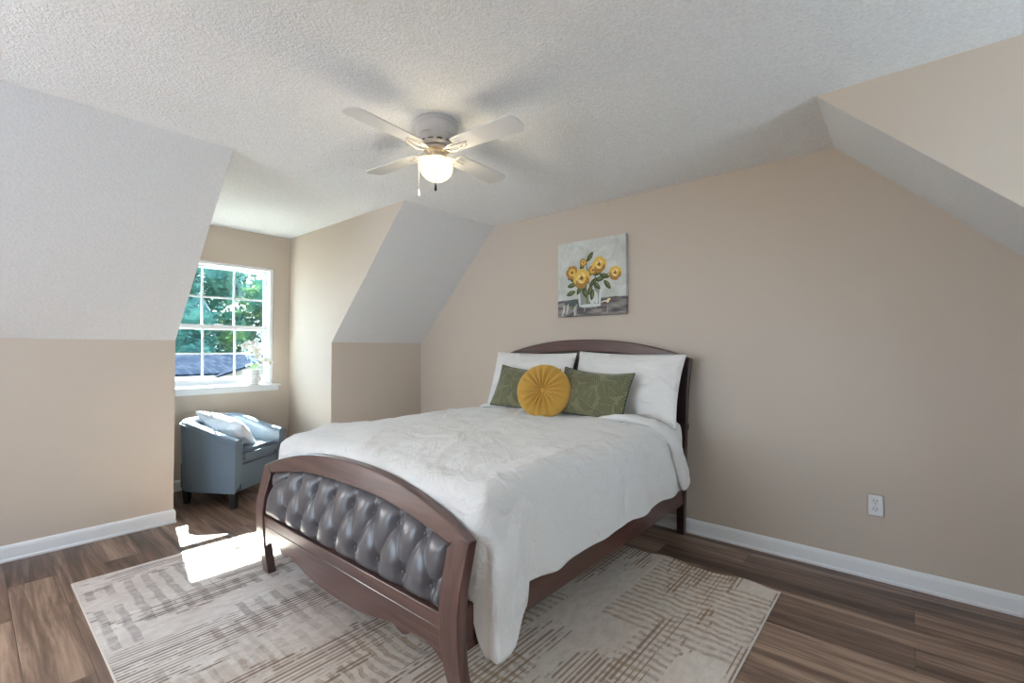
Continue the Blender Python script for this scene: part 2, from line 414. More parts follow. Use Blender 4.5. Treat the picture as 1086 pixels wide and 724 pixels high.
# ------------------------------------------------------------------ windows
def window(name, xin, s, y0, y1, z0, z1, meet):
    """s=-1: outside towards -x"""
    r = empty(name, (xin, (y0 + y1) / 2, z0)); r['kind'] = 'structure'
    ox, oy, oz = r.location
    def part(nm, boxes, mat, parent=r, bev=.003):
        bm = B()
        for (a, b) in boxes:
            lo = [min(a[i], b[i]) for i in range(3)]; hi = [max(a[i], b[i]) for i in range(3)]
            box(bm, [lo[0] - ox, lo[1] - oy, lo[2] - oz], [hi[0] - ox, hi[1] - oy, hi[2] - oz], bev)
        return obj(nm, bm, mat, parent, smooth=False)
    X = lambda d: xin + s * d
    fw = .034
    e = .002
    part('window_frame', [((X(.0), y0 + e, z0 + .03), (X(.12), y0 + fw, z1 - e)), ((X(.0), y1 - fw, z0 + .03), (X(.12), y1 - e, z1 - e)),
                          ((X(.0), y0 + fw, z1 - .030), (X(.12), y1 - fw, z1 - e)), ((X(.055), y0 + fw, z0 + .03), (X(.12), y1 - fw, z0 + .055))], VINYL)
    gy0, gy1 = y0 + fw, y1 - fw
    def sash(nm, d0, d1, za, zb, top, bot):
        st = .026
        o = part(nm, [((X(d0), gy0, za), (X(d1), gy0 + st, zb)), ((X(d0), gy1 - st, za), (X(d1), gy1, zb)),
                      ((X(d0), gy0 + st, zb - top), (X(d1), gy1 - st, zb)), ((X(d0), gy0 + st, za), (X(d1), gy1 - st, za + bot))], VINYL)
        dm = (d0 + d1) / 2; b = []
        for k in (1, 2):
            yy = gy0 + st + (gy1 - gy0 - 2 * st) * k / 3; b.append(((X(dm - .009), yy - .0085, za + bot), (X(dm + .009), yy + .0085, zb - top)))
        zm = (za + bot + zb - top) / 2; b.append(((X(dm - .008), gy0 + st, zm - .0085), (X(dm + .008), gy1 - st, zm + .0085)))
        part('muntin_grid', b, VINYL, o, .002)
        part('glass_pane', [((X(dm - .0015), gy0 + st, za + bot), (X(dm + .0015), gy1 - st, zb - top))], GLASS, o, 0)
    sash('lower_sash', .055, .080, z0 + .055, meet + .028, .04, .03)
    sash('upper_sash', .086, .110, meet - .02, z1 - .030, .026, .04)
    part('sash_lock', [((X(.040), (gy0 + gy1) / 2 - .025, meet + .0285), (X(.06), (gy0 + gy1) / 2 + .025, meet + .040))], VINYL)
    part('window_sill', [((X(-.062), y0 - .06, z0 - .006), (X(.0), y1 + .058, z0 + .012)), ((X(-.0), y0 + e, z0 + .001), (X(.12), y1 - e, z0 + .03)),
                         ((X(-.045), y0 - .045, z0 - .055), (X(-.001), y1 + .043, z0 - .006))], TRIM, r, .003)
    return r
window('window_1', -DD, -1, WY0, WY1, WZ0, WZ1, 1.475)
window('window_added', -DD, -1, -5.03, -4.09, WZ0, WZ1, 1.475)  # belongs to the added dormer, out of view
window('window_2', W + DD, 1, -1.77, -.91, .92, 2.1, 1.49)

# ------------------------------------------------------------------ outside
bm = B(); box(bm, (-90, -70, -3.0), (-1.5, 70, -2.85)); struct('ground', bm, LAWN, smooth=False)
def tree(x, y, zc, r, hh, n, mat, label, seed, group='trees beyond the neighbouring roof'):
    rnd = random.Random(seed)
    root = empty('tree', (x, y, -2.85)); tag(root, label, 'tree', group)
    bm = B(); tube(bm, [(0, 0, 0), (.1, 0, 1.5), (0, .1, zc + 2.85)], [.28, .2, .1], 8)
    for k in range(6):
        a = k * 1.05; tube(bm, [(0, .05, zc + 1.2), (math.cos(a) * r * .5, math.sin(a) * r * .5, zc + 2.85 + (k % 3) * hh * .25)], [.09, .03], 6)
    obj('trunk', bm, BARK, root)
    bm = B()
    blobs = [(Vector((rnd.uniform(-1, 1) * r * .62, rnd.uniform(-1, 1) * r * .62, zc + 2.85 + rnd.uniform(-.75, .8) * hh)), rnd.uniform(.32, .52) * r) for _ in range(15)]
    for k in range(n):
        c0, rb = rnd.choice(blobs)
        d = Vector((rnd.gauss(0, 1), rnd.gauss(0, 1), rnd.gauss(0, 1))).normalized()
        p = c0 + d * rb * rnd.uniform(.72, 1.08)
        sz = rnd.uniform(.09, .21)
        u = Vector((rnd.gauss(0, 1), rnd.gauss(0, 1), rnd.gauss(0, .6))).normalized(); v = u.cross(d + Vector((0, 0, .2))).normalized()
        bm.faces.new([bm.verts.new(p + u * sz), bm.verts.new(p + v * sz * .45 + d * .03), bm.verts.new(p - u * sz), bm.verts.new(p - v * sz * .45 + d * .03)])
    # dense heart of the crown
    for c0, rb in blobs:
        t = bmesh.new(); bmesh.ops.create_icosphere(t, subdivisions=2, radius=rb * .8)
        for v in t.verts: v.co = c0 + v.co * (1 + .25 * noise.noise(v.co * 2 / rb + c0))
        me = bpy.data.meshes.new('t'); t.to_mesh(me); t.free(); bm.from_mesh(me); bpy.data.meshes.remove(me)
    obj('foliage', bm, mat, root, smooth=False)
tree(-24.5, 2.4, 2.6, 3.3, 3.2, 6500, FOL2, 'dark green broad tree behind the neighbouring roof, seen through the left of the window', 1)
tree(-23.5, 8.6, 3.0, 3.1, 3.2, 7000, FOL, 'sunlit yellow-green tree behind the neighbouring roof, seen through the right of the window', 2)
tree(-25, -5.2, 3.2, 3.4, 2.6, 2500, FOL, 'green tree left of the dark broad tree, mostly hidden by the sloped ceiling', 3)
tree(-25, 16.0, 3.4, 3.4, 2.8, 2500, FOL2, 'dark green tree furthest right beyond the window', 4)
tree(-33, 6.5, 3.6, 4.8, 4.4, 7500, FOL2, 'tall dark tree at the back, rising between the two nearer trees', 5)
house = empty('neighbouring_house', (-17, 3.5, -2.85)); tag(house, 'beige neighbouring house with blue-grey shingle roof seen through the lower window panes', 'house')
bm = B(); box(bm, (-2.4, -5, 0), (2.4, 5, 3.22)); obj('house_wall', bm, SIDING, house, smooth=False)
def gable(bm, x0, x1, y0, y1, ze, zr):
    xm = (x0 + x1) / 2
    for (xa, xb) in ((x0, xm), (x1, xm)):
        quad(bm, (xa, y0, ze), (xa, y1, ze), (xb, y1, zr), (xb, y0, zr)); quad(bm, (xa, y0, ze - .1), (xa, y1, ze - .1), (xb, y1, zr - .1), (xb, y0, zr - .1))
        quad(bm, (xa, y0, ze - .1), (xa, y1, ze - .1), (xa, y1, ze), (xa, y0, ze))
    for yy in (y0, y1):
        for (xa, xb) in ((x0, xm), (x1, xm)): quad(bm, (xa, yy, ze - .1), (xa, yy, ze), (xb, yy, zr), (xb, yy, zr - .1))
bm = B(); gable(bm, -2.8, 2.8, -5.3, 5.3, 3.30, 3.98); obj('roof', bm, ROOF, house, smooth=False)
bm = B()
for yc_ in (.9,):
    P3 = [(3.0, yc_ - 1.9, 3.2), (3.0, yc_ + 1.9, 3.2), (3.0, yc_, 3.86)]
    A = [bm.verts.new(p) for p in P3]; C_ = [bm.verts.new((.6, p[1], p[2])) for p in P3]
    bm.faces.new(A); bm.faces.new(C_[::-1])
    for i in range(3): bm.faces.new((A[i], C_[i], C_[(i + 1) % 3], A[(i + 1) % 3]))
obj('gable_wall', bm, SIDING, house, smooth=False)
bm = B()
for sg in (-1, 1):
    for o_ in (0, .07): quad(bm, (3.15, .9 + sg * 2.1, 3.14 + o_), (.3, .9 + sg * 2.1, 3.14 + o_), (.3, .9, 3.88 + o_), (3.15, .9, 3.88 + o_))
    quad(bm, (3.15, .9 + sg * 2.1, 3.14), (3.15, .9 + sg * 2.1, 3.21), (3.15, .9, 3.95), (3.15, .9, 3.88))
obj('gable_roof', bm, ROOF, house, smooth=False)
bm = B(); box(bm, (2.78, -5.3, 3.08), (2.86, 5.3, 3.22), .01); obj('gutter', bm, HTRIM, house, smooth=False)
for yy in (-3.2, -.6, 2.1):
    bm = B(); box(bm, (2.38, yy, 1.5), (2.44, yy + 1.0, 2.7), .01); f = obj('window', bm, HTRIM, house, smooth=False)
    bm = B(); box(bm, (2.43, yy + .08, 1.58), (2.45, yy + .92, 2.62)); obj('pane', bm, HGLASS, f, smooth=False)

# ------------------------------------------------------------------ rug
bm = B(); RX0, RX1, RY0, RY1 = .69, 3.587, -2.88, -.508
P = []; Q = []
nx, ny = 150, 110
for i in range(nx + 1):
    r1 = []; r2 = []
    for j in range(ny + 1):
        xx = RX0 + (RX1 - RX0) * i / nx; yy = RY0 + (RY1 - RY0) * j / ny
        e = sm(-.80, -.51, yy) * sm(2.75, 2.95, xx)          # ripple along the far edge, right half
        lift = .007 * e * max(0, math.sin((xx - 2.9) * 15.0))
        yo = .010 * e * math.sin((xx - 2.9) * 15.0)
        r1.append((xx, yy + yo, .010 + lift)); r2.append((xx, yy + yo, .001 + lift * .9))
    P.append(r1); Q.append(r2)
V = grid(bm, P); U_ = grid(bm, Q)
loopA = [V[i][0] for i in range(nx + 1)] + [V[nx][j] for j in range(1, ny + 1)] + [V[i][ny] for i in range(nx - 1, -1, -1)] + [V[0][j] for j in range(ny - 1, 0, -1)]
loopB = [U_[i][0] for i in range(nx + 1)] + [U_[nx][j] for j in range(1, ny + 1)] + [U_[i][ny] for i in range(nx - 1, -1, -1)] + [U_[0][j] for j in range(ny - 1, 0, -1)]
for k in range(len(loopA)):
    bm.faces.new((loopA[k], loopA[(k + 1) % len(loopA)], loopB[(k + 1) % len(loopA)], loopB[k]))
rug = obj('area_rug', bm, RUG)
tag(rug, 'large cream and brown abstract woven rug lying under the bed', 'rug')
bm = B()
box(bm, (RX0 - .006, RY0 - .006, .0005), (RX1 + .006, RY0, .012), .002); box(bm, (RX0 - .006, RY0, .0005), (RX0, RY1, .012), .002); box(bm, (RX1, RY0, .0005), (RX1 + .006, RY1, .012), .002)
obj('edge_binding', bm, RUGEDGE, rug, smooth=False)

# ------------------------------------------------------------------ bed
bed = empty('bed', (0, 0, 0)); tag(bed, 'queen bed of dark cherry wood with arched headboard and arched grey tufted footboard', 'bed')
YF = [(0, -2.150), (.06, -2.160), (.16, -2.179), (.26, -2.190), (.36, -2.194), (.44, -2.186), (.52, -2.166), (.60, -2.147), (.68, -2.128), (.78, -2.106), (.9, -2.09)]
yf = lambda z: interp(z, YF)
def slab(bm, L, th, fy, bev=.004, rows=None):
    """L: list of rows [(x,z),...] ; front y = fy(z), back = +th"""
    A = [[(x, fy(z), z) for x, z in r] for r in L]; C_ = [[(x, fy(z) + th, z) for x, z in r] for r in L]
    VA = grid(bm, A); VB = grid(bm, C_)
    n = len(L); k = len(L[0])
    la = [VA[i][0] for i in range(n)] + [VA[n - 1][j] for j in range(1, k)] + [VA[i][k - 1] for i in range(n - 2, -1, -1)] + [VA[0][j] for j in range(k - 2, 0, -1)]
    lb = [VB[i][0] for i in range(n)] + [VB[n - 1][j] for j in range(1, k)] + [VB[i][k - 1] for i in range(n - 2, -1, -1)] + [VB[0][j] for j in range(k - 2, 0, -1)]
    for i in range(len(la)): bm.faces.new((la[i], la[(i + 1) % len(la)], lb[(i + 1) % len(la)], lb[i]))
def bevmod(o, wdt=.004, seg=2):
    b = o.modifiers.new('bevel', 'BEVEL'); b.width = wdt; b.segments = seg; b.limit_method = 'ANGLE'; b.angle_limit = math.radians(50)
    return o
XC = 2.130
HALF = .835
ftop = lambda x: .748 - .143 * min(1, abs((x - XC) / HALF)) ** 2.3
finn = lambda x: .652 - .075 * min(1, abs((x - XC) / .735)) ** 2.3
fb = empty('footboard'); fb.parent = bed
# arch rail
bm = B(); L = []
for i in range(61):
    x = XC - HALF + 2 * HALF * i / 60; lo = finn(XC + (x - XC) * .735 / HALF); xi = XC + (x - XC) * .735 / HALF
    L.append([(x + (xi - x) * t, ftop(x) + (lo - ftop(x)) * t) for t in (0, .25, .5, .75, 1)])
slab(bm, L, .042, yf); bevmod(obj('arch_rail', bm, CHERRY, fb, ang=40), .006, 3)
def post_rows(sg):
    L = []
    for i in range(31):
        z = .0 + .605 * i / 30
        xo = interp(z, [(0, .833), (.2, .828), (.45, .833), (.605, .835)]); xi = interp(z, [(0, .762), (.10, .752), (.22, .735), (.577, .735), (.605, .80)])
        zt = z
        L.append([(XC + sg * (xi + (xo - xi) * t), zt) for t in (0, .25, .5, .75, 1)])
    return L
for sg in (-1, 1):
    bm = B(); slab(bm, post_rows(sg), .044, lambda z: yf(z) - .002 if z < .57 else yf(z) - .002)
    for v in bm.verts: v.co.z += .0105 * (1 - v.co.z / .605)
    bevmod(obj('post', bm, CHERRY_V, fb, ang=40), .004, 2)
# skirt with scalloped lower edge
SK = [(0, .146), (.15, .150), (.28, .168), (.36, .188), (.425, .200), (.455, .203), (.475, .190), (.51, .183), (.535, .193), (.56, .212), (.60, .216), (.64, .218), (.69, .205), (.735, .175)]
bm = B(); L = []
for i in range(121):
    x = -.7352 + 1.4704 * i / 120; lo = interp(abs(x), SK)
    L.append([(XC + x, lo + (.350 - lo) * t) for t in (0, .2, .4, .6, .8, 1)])
slab(bm, L, .030, lambda z: yf(z) + .004); bevmod(obj('skirt_panel', bm, CHERRY, fb, ang=40), .003, 2)
bm = B(); tube(bm, [(XC - .735, yf(.292) + .004, .296), (XC + .735, yf(.292) + .004, .296)], .0022, 6); obj('trim_bead', bm, BLACKWOOD, fb)
# tufted panel
PX0, PX1 = XC - .733, XC + .733
R1 = [1.545 + .168 * k for k in range(8)]; R2 = [1.622 + .168 * k for k in range(8)]
Z1_, Z2_ = .572, .414
pits = [(x, Z1_) for x in R1] + [(x, Z2_) for x in R2]
segs = []
for x in R1:
    for x2 in R2:
        if abs(x2 - x) < .1: segs.append(((x, Z1_), (x2, Z2_)))
    segs += [((x, Z1_), (x - .040, .68)), ((x, Z1_), (x + .035, .68))]
for x in R2: segs += [((x, Z2_), (x - .012, .34))]
segs += [((R2[-1], Z2_), (PX1 + .02, .50)), ((R1[0], Z1_), (PX0 - .02, .48))]
def dseg(px, pz, s):
    (ax, az), (bx, bz) = s; dx, dz = bx - ax, bz - az; t = max(0, min(1, ((px - ax) * dx + (pz - az) * dz) / (dx * dx + dz * dz)))
    return math.hypot(px - ax - t * dx, pz - az - t * dz)
bm = B(); A = []; nxp, nzp = 260, 64
for i in range(nxp + 1):
    x = PX0 + (PX1 - PX0) * i / nxp; top = finn(x) + .002; bot = .348; col_ = []
    near = [s for s in segs if min(s[0][0], s[1][0]) - .08 < x < max(s[0][0], s[1][0]) + .08]
    for j in range(nzp + 1):
        z = bot + (top - bot) * j / nzp
        edge = min(x - PX0, PX1 - x, z - bot, top - z)
        pr_ = min([math.hypot(x - a, z - b) for a, b in pits])
        dc = min([dseg(x, z, s) for s in near] or [1])
        h = .038 * (1 - math.exp(-edge / .020)) 
        h -= .009 * math.exp(-dc / .005) + .010 * math.exp(-(dc / .026) ** 2)
        h -= .034 * math.exp(-(pr_ / .030) ** 1.5); h = max(h, -.003)
        col_.append((x, yf(z) + .030 - h, z))
    A.append(col_)
grid(bm, A)
# backing
BK = [[(x, yf(z) + .036, z) for z in (.345, .45, .55, finn(x) + .01)] for x in [PX0 + (PX1 - PX0) * i / 30 for i in range(31)]]
grid(bm, BK)
tp = obj('tufted_panel', bm, TUFT, fb, ang=80); tp['label'] = 'grey diamond-tufted upholstered panel'
for a, b in pits:
    bm = B(); bmesh.ops.create_uvsphere(bm, u_segments=12, v_segments=8, radius=.0075)
    for v in bm.verts: v.co = Vector((a, yf(b) + .019, b)) + Vector((v.co.x, v.co.y * .6, v.co.z))
    obj('button', bm, BUTTON, tp)
# side rails
for sg in (-1, 1):
    bm = B(); xo = 2.13 + sg * .80; box(bm, (min(xo, xo - sg * .03), -2.15, .208), (max(xo, xo - sg * .03), -.07, .372), .004)
    obj('side_rail', bm, CHERRY_Y, bed, smooth=False)
# headboard
HX = 2.125; HH = .857
YH = [(0, -.075), (.3, -.082), (.72, -.098), (.9, -.100), (1.05, -.092), (1.2, -.078), (1.35, -.066)]
yh = lambda z: interp(z, YH)
htop = lambda x: 1.345 - .138 * min(1, abs((x - HX) / HH)) ** 2.2
hinn = lambda x: 1.247 - .075 * min(1, abs((x - HX) / .775)) ** 2.2
hb = empty('headboard'); hb.parent = bed
bm = B(); L = []
for i in range(61):
    x = HX - HH + 2 * HH * i / 60; xi = HX + (x - HX) * .775 / HH; lo = hinn(xi)
    L.append([(x + (xi - x) * t, htop(x) + (lo - htop(x)) * t) for t in (0, .25, .5, .75, 1)])
slab(bm, L, .045, yh); bevmod(obj('arch_rail', bm, CHERRY, hb, ang=40), .008, 3)
for sg in (-1, 1):
    bm = B(); L = []
    for i in range(41):
        z = 1.206 * i / 40
        xo = interp(z, [(0, .805), (.4, .815), (.75, .832), (1.0, .842), (1.206, .857)]); xi = interp(z, [(0, .757), (.4, .757), (.72, .765), (.9, .772), (1.172, .775), (1.206, .83)])
        L.append([(HX + sg * (xi + (xo - xi) * t), z) for t in (0, .33, .66, 1)])
    slab(bm, L, .050, lambda z: yh(z) - .002); bevmod(obj('post', bm, BLACKWOOD, hb, ang=40), .004, 2)
    bm = B(); box(bm, (HX + sg * .795 - .042, yh(.74) - .008, .715), (HX + sg * .795 + .042, yh(.74) + .053, .765), .006); obj('post_collar', bm, BLACKWOOD, hb)
bm = B(); A = []
for i in range(121):
    x = HX - .774 + 1.548 * i / 120; r = []
    for j in range(31):
        z = .55 + (hinn(x) + .003 - .55) * j / 30
        u = (x - HX) / .17; vv = (z - 1.16) / .16
        d = abs(math.sin(PI * (u + vv) / 2)) * abs(math.sin(PI * (u - vv) / 2))
        edge = min(.774 - abs(x - HX), hinn(x) - z)
        r.append((x, yh(z) + .035 - .026 * (1 - math.exp(-max(edge, 0) / .015)) * (.35 + .65 * d ** .4), z))
    A.append(r)
grid(bm, A); grid(bm, [[(x, -.050, z) for z in (.55, hinn(x))] for x in [HX - .774 + 1.548 * i / 20 for i in range(21)]])
ht = obj('tufted_panel', bm, TUFT, hb, ang=80); ht['label'] = 'dark tufted headboard upholstery'
bm = B(); box(bm, (HX - .765, -.078, .30), (HX + .765, -.05, .56), .004); obj('lower_panel', bm, CHERRY, hb, smooth=False)
# mattress
bm = B(); box(bm, (1.345, -2.04, .375), (2.905, -.12, .70), .05, seg=4); mt = obj('mattress', bm, PILLOW)
tag(mt, 'thick white mattress under the white comforter on the bed', 'mattress')
bm = B()
for k in range(9): box(bm, (1.36, -1.95 + k * .22, .345), (2.90, -1.87 + k * .22, .374), .003)
obj('slat_base', bm, CHERRY, bed, smooth=False)

# comforter
CX0, CX1, CY0, CY1 = 1.268, 2.982, -2.085, -.165
CR = .10
def perim(t):        # t in [0,1) around rounded rectangle -> point, normal; starts head-left going foot, right, head
    xs0, xs1, ys0, ys1 = CX0 + CR, CX1 - CR, CY0 + CR, CY1 - CR
    segl = [ys1 - ys0, PI * CR / 2, xs1 - xs0, PI * CR / 2, ys1 - ys0, PI * CR / 2, xs1 - xs0, PI * CR / 2]
    tot = sum(segl); d = t * tot
    for k, l in enumerate(segl):
        if d <= l or k == 7: break
        d -= l
    f = d / l
    if k == 0: return Vector((CX0, ys1 - d, 0)), Vector((-1, 0, 0))
    if k == 2: return Vector((xs0 + d, CY0, 0)), Vector((0, -1, 0))
    if k == 4: return Vector((CX1, ys0 + d, 0)), Vector((1, 0, 0))
    if k == 6: return Vector((xs1 - d, CY1, 0)), Vector((0, 1, 0))
    c_, a0 = {1: ((xs0, ys0), PI), 3: ((xs1, ys0), 1.5 * PI), 5: ((xs1, ys1), 0), 7: ((xs0, ys1), .5 * PI)}[k]
    a = a0 + f * PI / 2; n_ = Vector((math.cos(a), math.sin(a), 0))
    return Vector((c_[0], c_[1], 0)) + n_ * CR, n_
def ztop(x, y):
    z = .812 - .028 * abs((x - 2.125) / .86) ** 2.5
    z -= .030 * sm(-1.75, -2.09, y)
    z += .018 * noise.noise(Vector((x * 3.2, y * 2.6, 0))) + .010 * noise.noise(Vector((x * 9, y * 7, 3.1))) + .005 * noise.noise(Vector((x * 24, y * 17, 1.1)))
    return z
def hem(p, n):
    x, y = p.x, p.y
    if n.y > .5: return .66
    side = .362 + .010 * noise.noise(Vector((y * 3, x, 0))) + .003 * math.sin(y * 31)
    lob = .19 + .03 * noise.noise(Vector((y * 9, x * 3, 5)))
    s = side + (lob - side) * (.45 * sm(-1.845, -1.875, y) + .55 * sm(-1.87, -2.02, y))
    inner = min(x - CX0, CX1 - x)
    if y < -2.0: s = s + (.55 - s) * sm(.02, .12, inner)
    return s
NT, NI, NH, RR = 560, 46, 34, .095
bm = B(); P = []
cen = Vector((2.125, -1.125, 0))
for i in range(NT):
    p, n_ = perim(i / NT); row = []
    # interior from near centre to rim: blend towards a skeleton line so spacing stays even
    sk = Vector((2.125 + (p.x - 2.125) * .02, max(min(p.y, -1.0), -1.25), 0))
    rl = (p - sk).length
    for j in range(NI):
        a = j / (NI - 1); a = 1 - (1 - a) ** 1.25
        q = sk + (p - sk) * a
        d = rl * (1 - a) * 1.0
        dd = min(q.x - CX0, CX1 - q.x, q.y - CY0, CY1 - q.y); dd = max(dd, 0); dd = d * .0 + dd
        z = ztop(q.x, q.y)
        if dd < RR: z -= RR - math.sqrt(max(0, RR * RR - (RR - dd) ** 2))
        row.append((q.x, q.y, z))
    zt = row[-1][2]; hm = hem(p, n_)
    ripple = .008 * math.sin(i * .19) + .022 * noise.noise(Vector((p.x * 5, p.y * 5, 1)))
    foot = 1 if n_.y < -.3 else 0
    corner = (.6 * sm(-1.83, -1.87, p.y) + .4 * sm(-1.87, -2.0, p.y)) * (1 - sm(.02, .14, min(p.x - CX0, CX1 - p.x)))
    for j in range(1, NH + 1):
        f = j / NH; z = zt + (hm - zt) * f
        o = (.012 * math.sin(f * PI * .5) + ripple * f) * (0 if (foot and corner < .3) else 1)
        o += corner * (.040 * math.sin(min(1, f * 1.15) * PI * .62) + .010 * math.sin(f * 9 + p.y * 20))
        o += .006 * noise.noise(Vector((p.x * 7, p.y * 7, z * 9)))
        if n_.y < -.55: o = min(o, .014)
        q = p + n_ * o
        q.y = max(q.y, -2.108)
        row.append((q.x, q.y, z))
    # rolled hem back under
    last = Vector(row[-1]); row.append(tuple(last - n_ * .012 + Vector((0, 0, -.006)))); row.append(tuple(last - n_ * .024 + Vector((0, 0, .006))))
    P.append(row)
V = grid(bm, P, closeu=True)
cap(bm, [V[i][0] for i in range(NT)])
comf = obj('comforter', bm, COMF, ang=80)
tag(comf, 'white chevron-quilted comforter spread over the bed and hanging down its sides', 'comforter')
# folded back flap at the head, right side
def flap(pts, wd, th):
    bm = B(); P = []
    pts = [Vector(p) for p in pts]
    fine_ = []
    for k in range(len(pts) - 1):
        p0 = pts[max(k - 1, 0)]; p1 = pts[k]; p2 = pts[k + 1]; p3 = pts[min(k + 2, len(pts) - 1)]
        for s in range(8):
            t = s / 8
            fine_.append(.5 * ((2 * p1) + (p2 - p0) * t + (2 * p0 - 5 * p1 + 4 * p2 - p3) * t * t + (3 * p1 - p0 - 3 * p2 + p3) * t ** 3))
    fine_.append(pts[-1])
    for i, p in enumerate(fine_):
        d = (fine_[min(i + 1, len(fine_) - 1)] - fine_[max(i - 1, 0)]).normalized()
        side = Vector((0, 1, 0)) - d * d.y; side.normalize(); nn = side.cross(d); 
        e = i / (len(fine_) - 1); k = interp(e, [(0, .25), (.12, .9), (.85, 1), (.95, .8), (1, .35)])
        P.append([p + side * wd * k * math.cos(a) * (1 + .08 * noise.noise(p * 14)) + nn * th * k * math.sin(a) * (1 + .3 * noise.noise(p * 20)) for a in [2 * PI * q / 20 for q in range(20)]])
    V = grid(bm, P, closev=True); cap(bm, V[0]); cap(bm, V[-1])
    return bm
fo = obj('folded_edge', flap([(2.50, -.50, .812), (2.66, -.50, .822), (2.80, -.48, .815), (2.91, -.45, .785), (2.985, -.40, .69), (3.005, -.34, .56), (3.008, -.28, .45), (3.008, -.235, .385)], .072, .030), COMF, comf)
fo2 = obj('folded_edge', flap([(1.75, -.46, .805), (1.59, -.45, .812), (1.45, -.43, .802), (1.34, -.39, .765), (1.275, -.34, .68), (1.255, -.29, .56), (1.252, -.245, .45)], .062, .020), COMF, comf)

# ------------------------------------------------------------------ pillows
def pillow_bm(w_, h_, t_, seed=0, pinch=.06, wr=.012, n=44, p_=2.6, sag=0):
    bm = B(); F = []; K = []
    for i in range(n + 1):
        a = []; b = []
        for j in range(n + 1):
            u = -1 + 2 * i / n; v = -1 + 2 * j / n
            u = math.sin(u * PI / 2) * .55 + u * .45; v = math.sin(v * PI / 2) * .55 + v * .45
            x = u * w_ / 2 * (1 - pinch * (1 - v * v)); y = v * h_ / 2 * (1 - pinch * 1.2 * (1 - u * u))
            y -= sag * (1 - u * u) * max(0, v)
            th = ((1 - abs(u) ** p_) * (1 - abs(v) ** p_)) ** .55 * t_ / 2
            nn = wr * noise.noise(Vector((x * 9 + seed, y * 9, seed))) + wr * .5 * noise.noise(Vector((x * 22 + seed, y * 14, seed)))
            edge = min(1, (1 - max(abs(u), abs(v))) * 6)
            a.append((x, y, th + nn * edge)); b.append((x, y, -th + nn * edge * .5))
        F.append(a); K.append(b)
    V = grid(bm, F); U2 = grid(bm, K)
    bmesh.ops.remove_doubles(bm, verts=bm.verts[:], dist=.0006)
    return bm
def place(o, c_, right, up):
    r = Vector(right).normalized(); u = Vector(up); u = (u - r * u.dot(r)).normalized(); n_ = r.cross(u)
    mt_ = Matrix((r, u, n_)).transposed().to_4x4(); mt_.translation = Vector(c_); o.matrix_world = mt_
    return o
def edge_loop(w_, h_, pinch, sag=0, n=40):
    pts = []
    for s in range(4):
        for k in range(n):
            t = -1 + 2 * k / n
            u, v = [(t, -1), (1, t), (-t, 1), (-1, -t)][s]
            pts.append((u * w_ / 2 * (1 - pinch * (1 - v * v)), v * h_ / 2 * (1 - pinch * 1.2 * (1 - u * u)) - sag * (1 - u * u) * max(0, v), 0))
    pts.append(pts[0]); return pts
pw = obj('bed_pillow', pillow_bm(.84, .50, .20, 1, .05, .014), PILLOW)
tag(pw, 'large white bed pillow leaning on the headboard behind the right green cushion', 'pillow', 'white bed pillows at the headboard')
place(pw, (2.57, -.245, 1.005), (1, -.03, -.02), (0.02, .30, .95))
pw2 = obj('bed_pillow', pillow_bm(.82, .50, .19, 5, .05, .014), PILLOW)
tag(pw2, 'large white bed pillow leaning on the headboard behind the left green cushion', 'pillow', 'white bed pillows at the headboard')
place(pw2, (1.725, -.245, 1.005), (1, .02, -.01), (0.03, .30, .95))
for w_, h_, c_, r_, u_, lab, sd_ in ((.56, .345, (2.44, -.455, .965), (1, -.03, -.05), (.04, .42, .9), 'green palm-leaf velvet cushion right of the round yellow cushion', 3),
                                     (.56, .345, (1.83, -.44, .970), (1, .05, -.04), (.06, .42, .9), 'green palm-leaf velvet cushion left of the round yellow cushion', 9)):
    o = obj('lumbar_cushion', pillow_bm(w_, h_, .12, sd_, .045, .010, sag=.02), GREEN); tag(o, lab, 'cushion', 'green palm leaf cushions')
    place(o, c_, r_, u_)
    bm = B(); tube(bm, edge_loop(w_, h_, .045, .02), .0048, 6, capends=False); obj('piping', bm, GREENP, o)
# round pleated cushion
bm = B(); NR, NA = 26, 192; Rr, Tt = .195, .135; F = []
def ycush(a, s, sidez):
    r = Rr * math.sin(s * PI / 2) if False else Rr * s
    prof = (1 - s ** 3.2) ** .5 * Tt / 2
    dim = .042 * math.exp(-(s / .22) ** 2)
    pl = .0105 * math.sin(a * 18 + 1.5 * s + .8 * math.sin(a * 3)) * (min(1, s * 2.5)) * (1 - s ** 4)
    pl += .004 * noise.noise(Vector((math.cos(a) * 3, math.sin(a) * 3, s * 2)))
    return (r * math.cos(a), r * math.sin(a), sidez * (prof - dim + pl))
ss = [math.sin(PI / 2 * k / NR) for k in range(1, NR + 1)]
rows = [[ycush(2 * PI * q / NA, s, 1) for q in range(NA)] for s in ss] + [[ycush(2 * PI * q / NA, s, -1) for q in range(NA)] for s in reversed(ss[:-1])]
V = grid(bm, rows, closev=True); cap(bm, V[0]); cap(bm, V[-1])
yc = obj('round_cushion', bm, MUST, ang=80); tag(yc, 'round pleated mustard yellow velvet cushion with button centre in front of the green cushions', 'cushion')
camv = (Vector((4.1166, -3.2688, 1.2642)) - Vector((2.065, -.56, .96)))
rg = Vector((0, 0, 1)).cross(Vector((.42, -.88, 0))).normalized()
place(yc, (2.125, -.585, .968), rg, (-.10, .25, .93))
bm = B(); bmesh.ops.create_uvsphere(bm, u_segments=20, v_segments=12, radius=.015)
for v in bm.verts: v.co = Vector((v.co.x, v.co.y, v.co.z * .5 + .029))
obj('button', bm, MUST, yc)

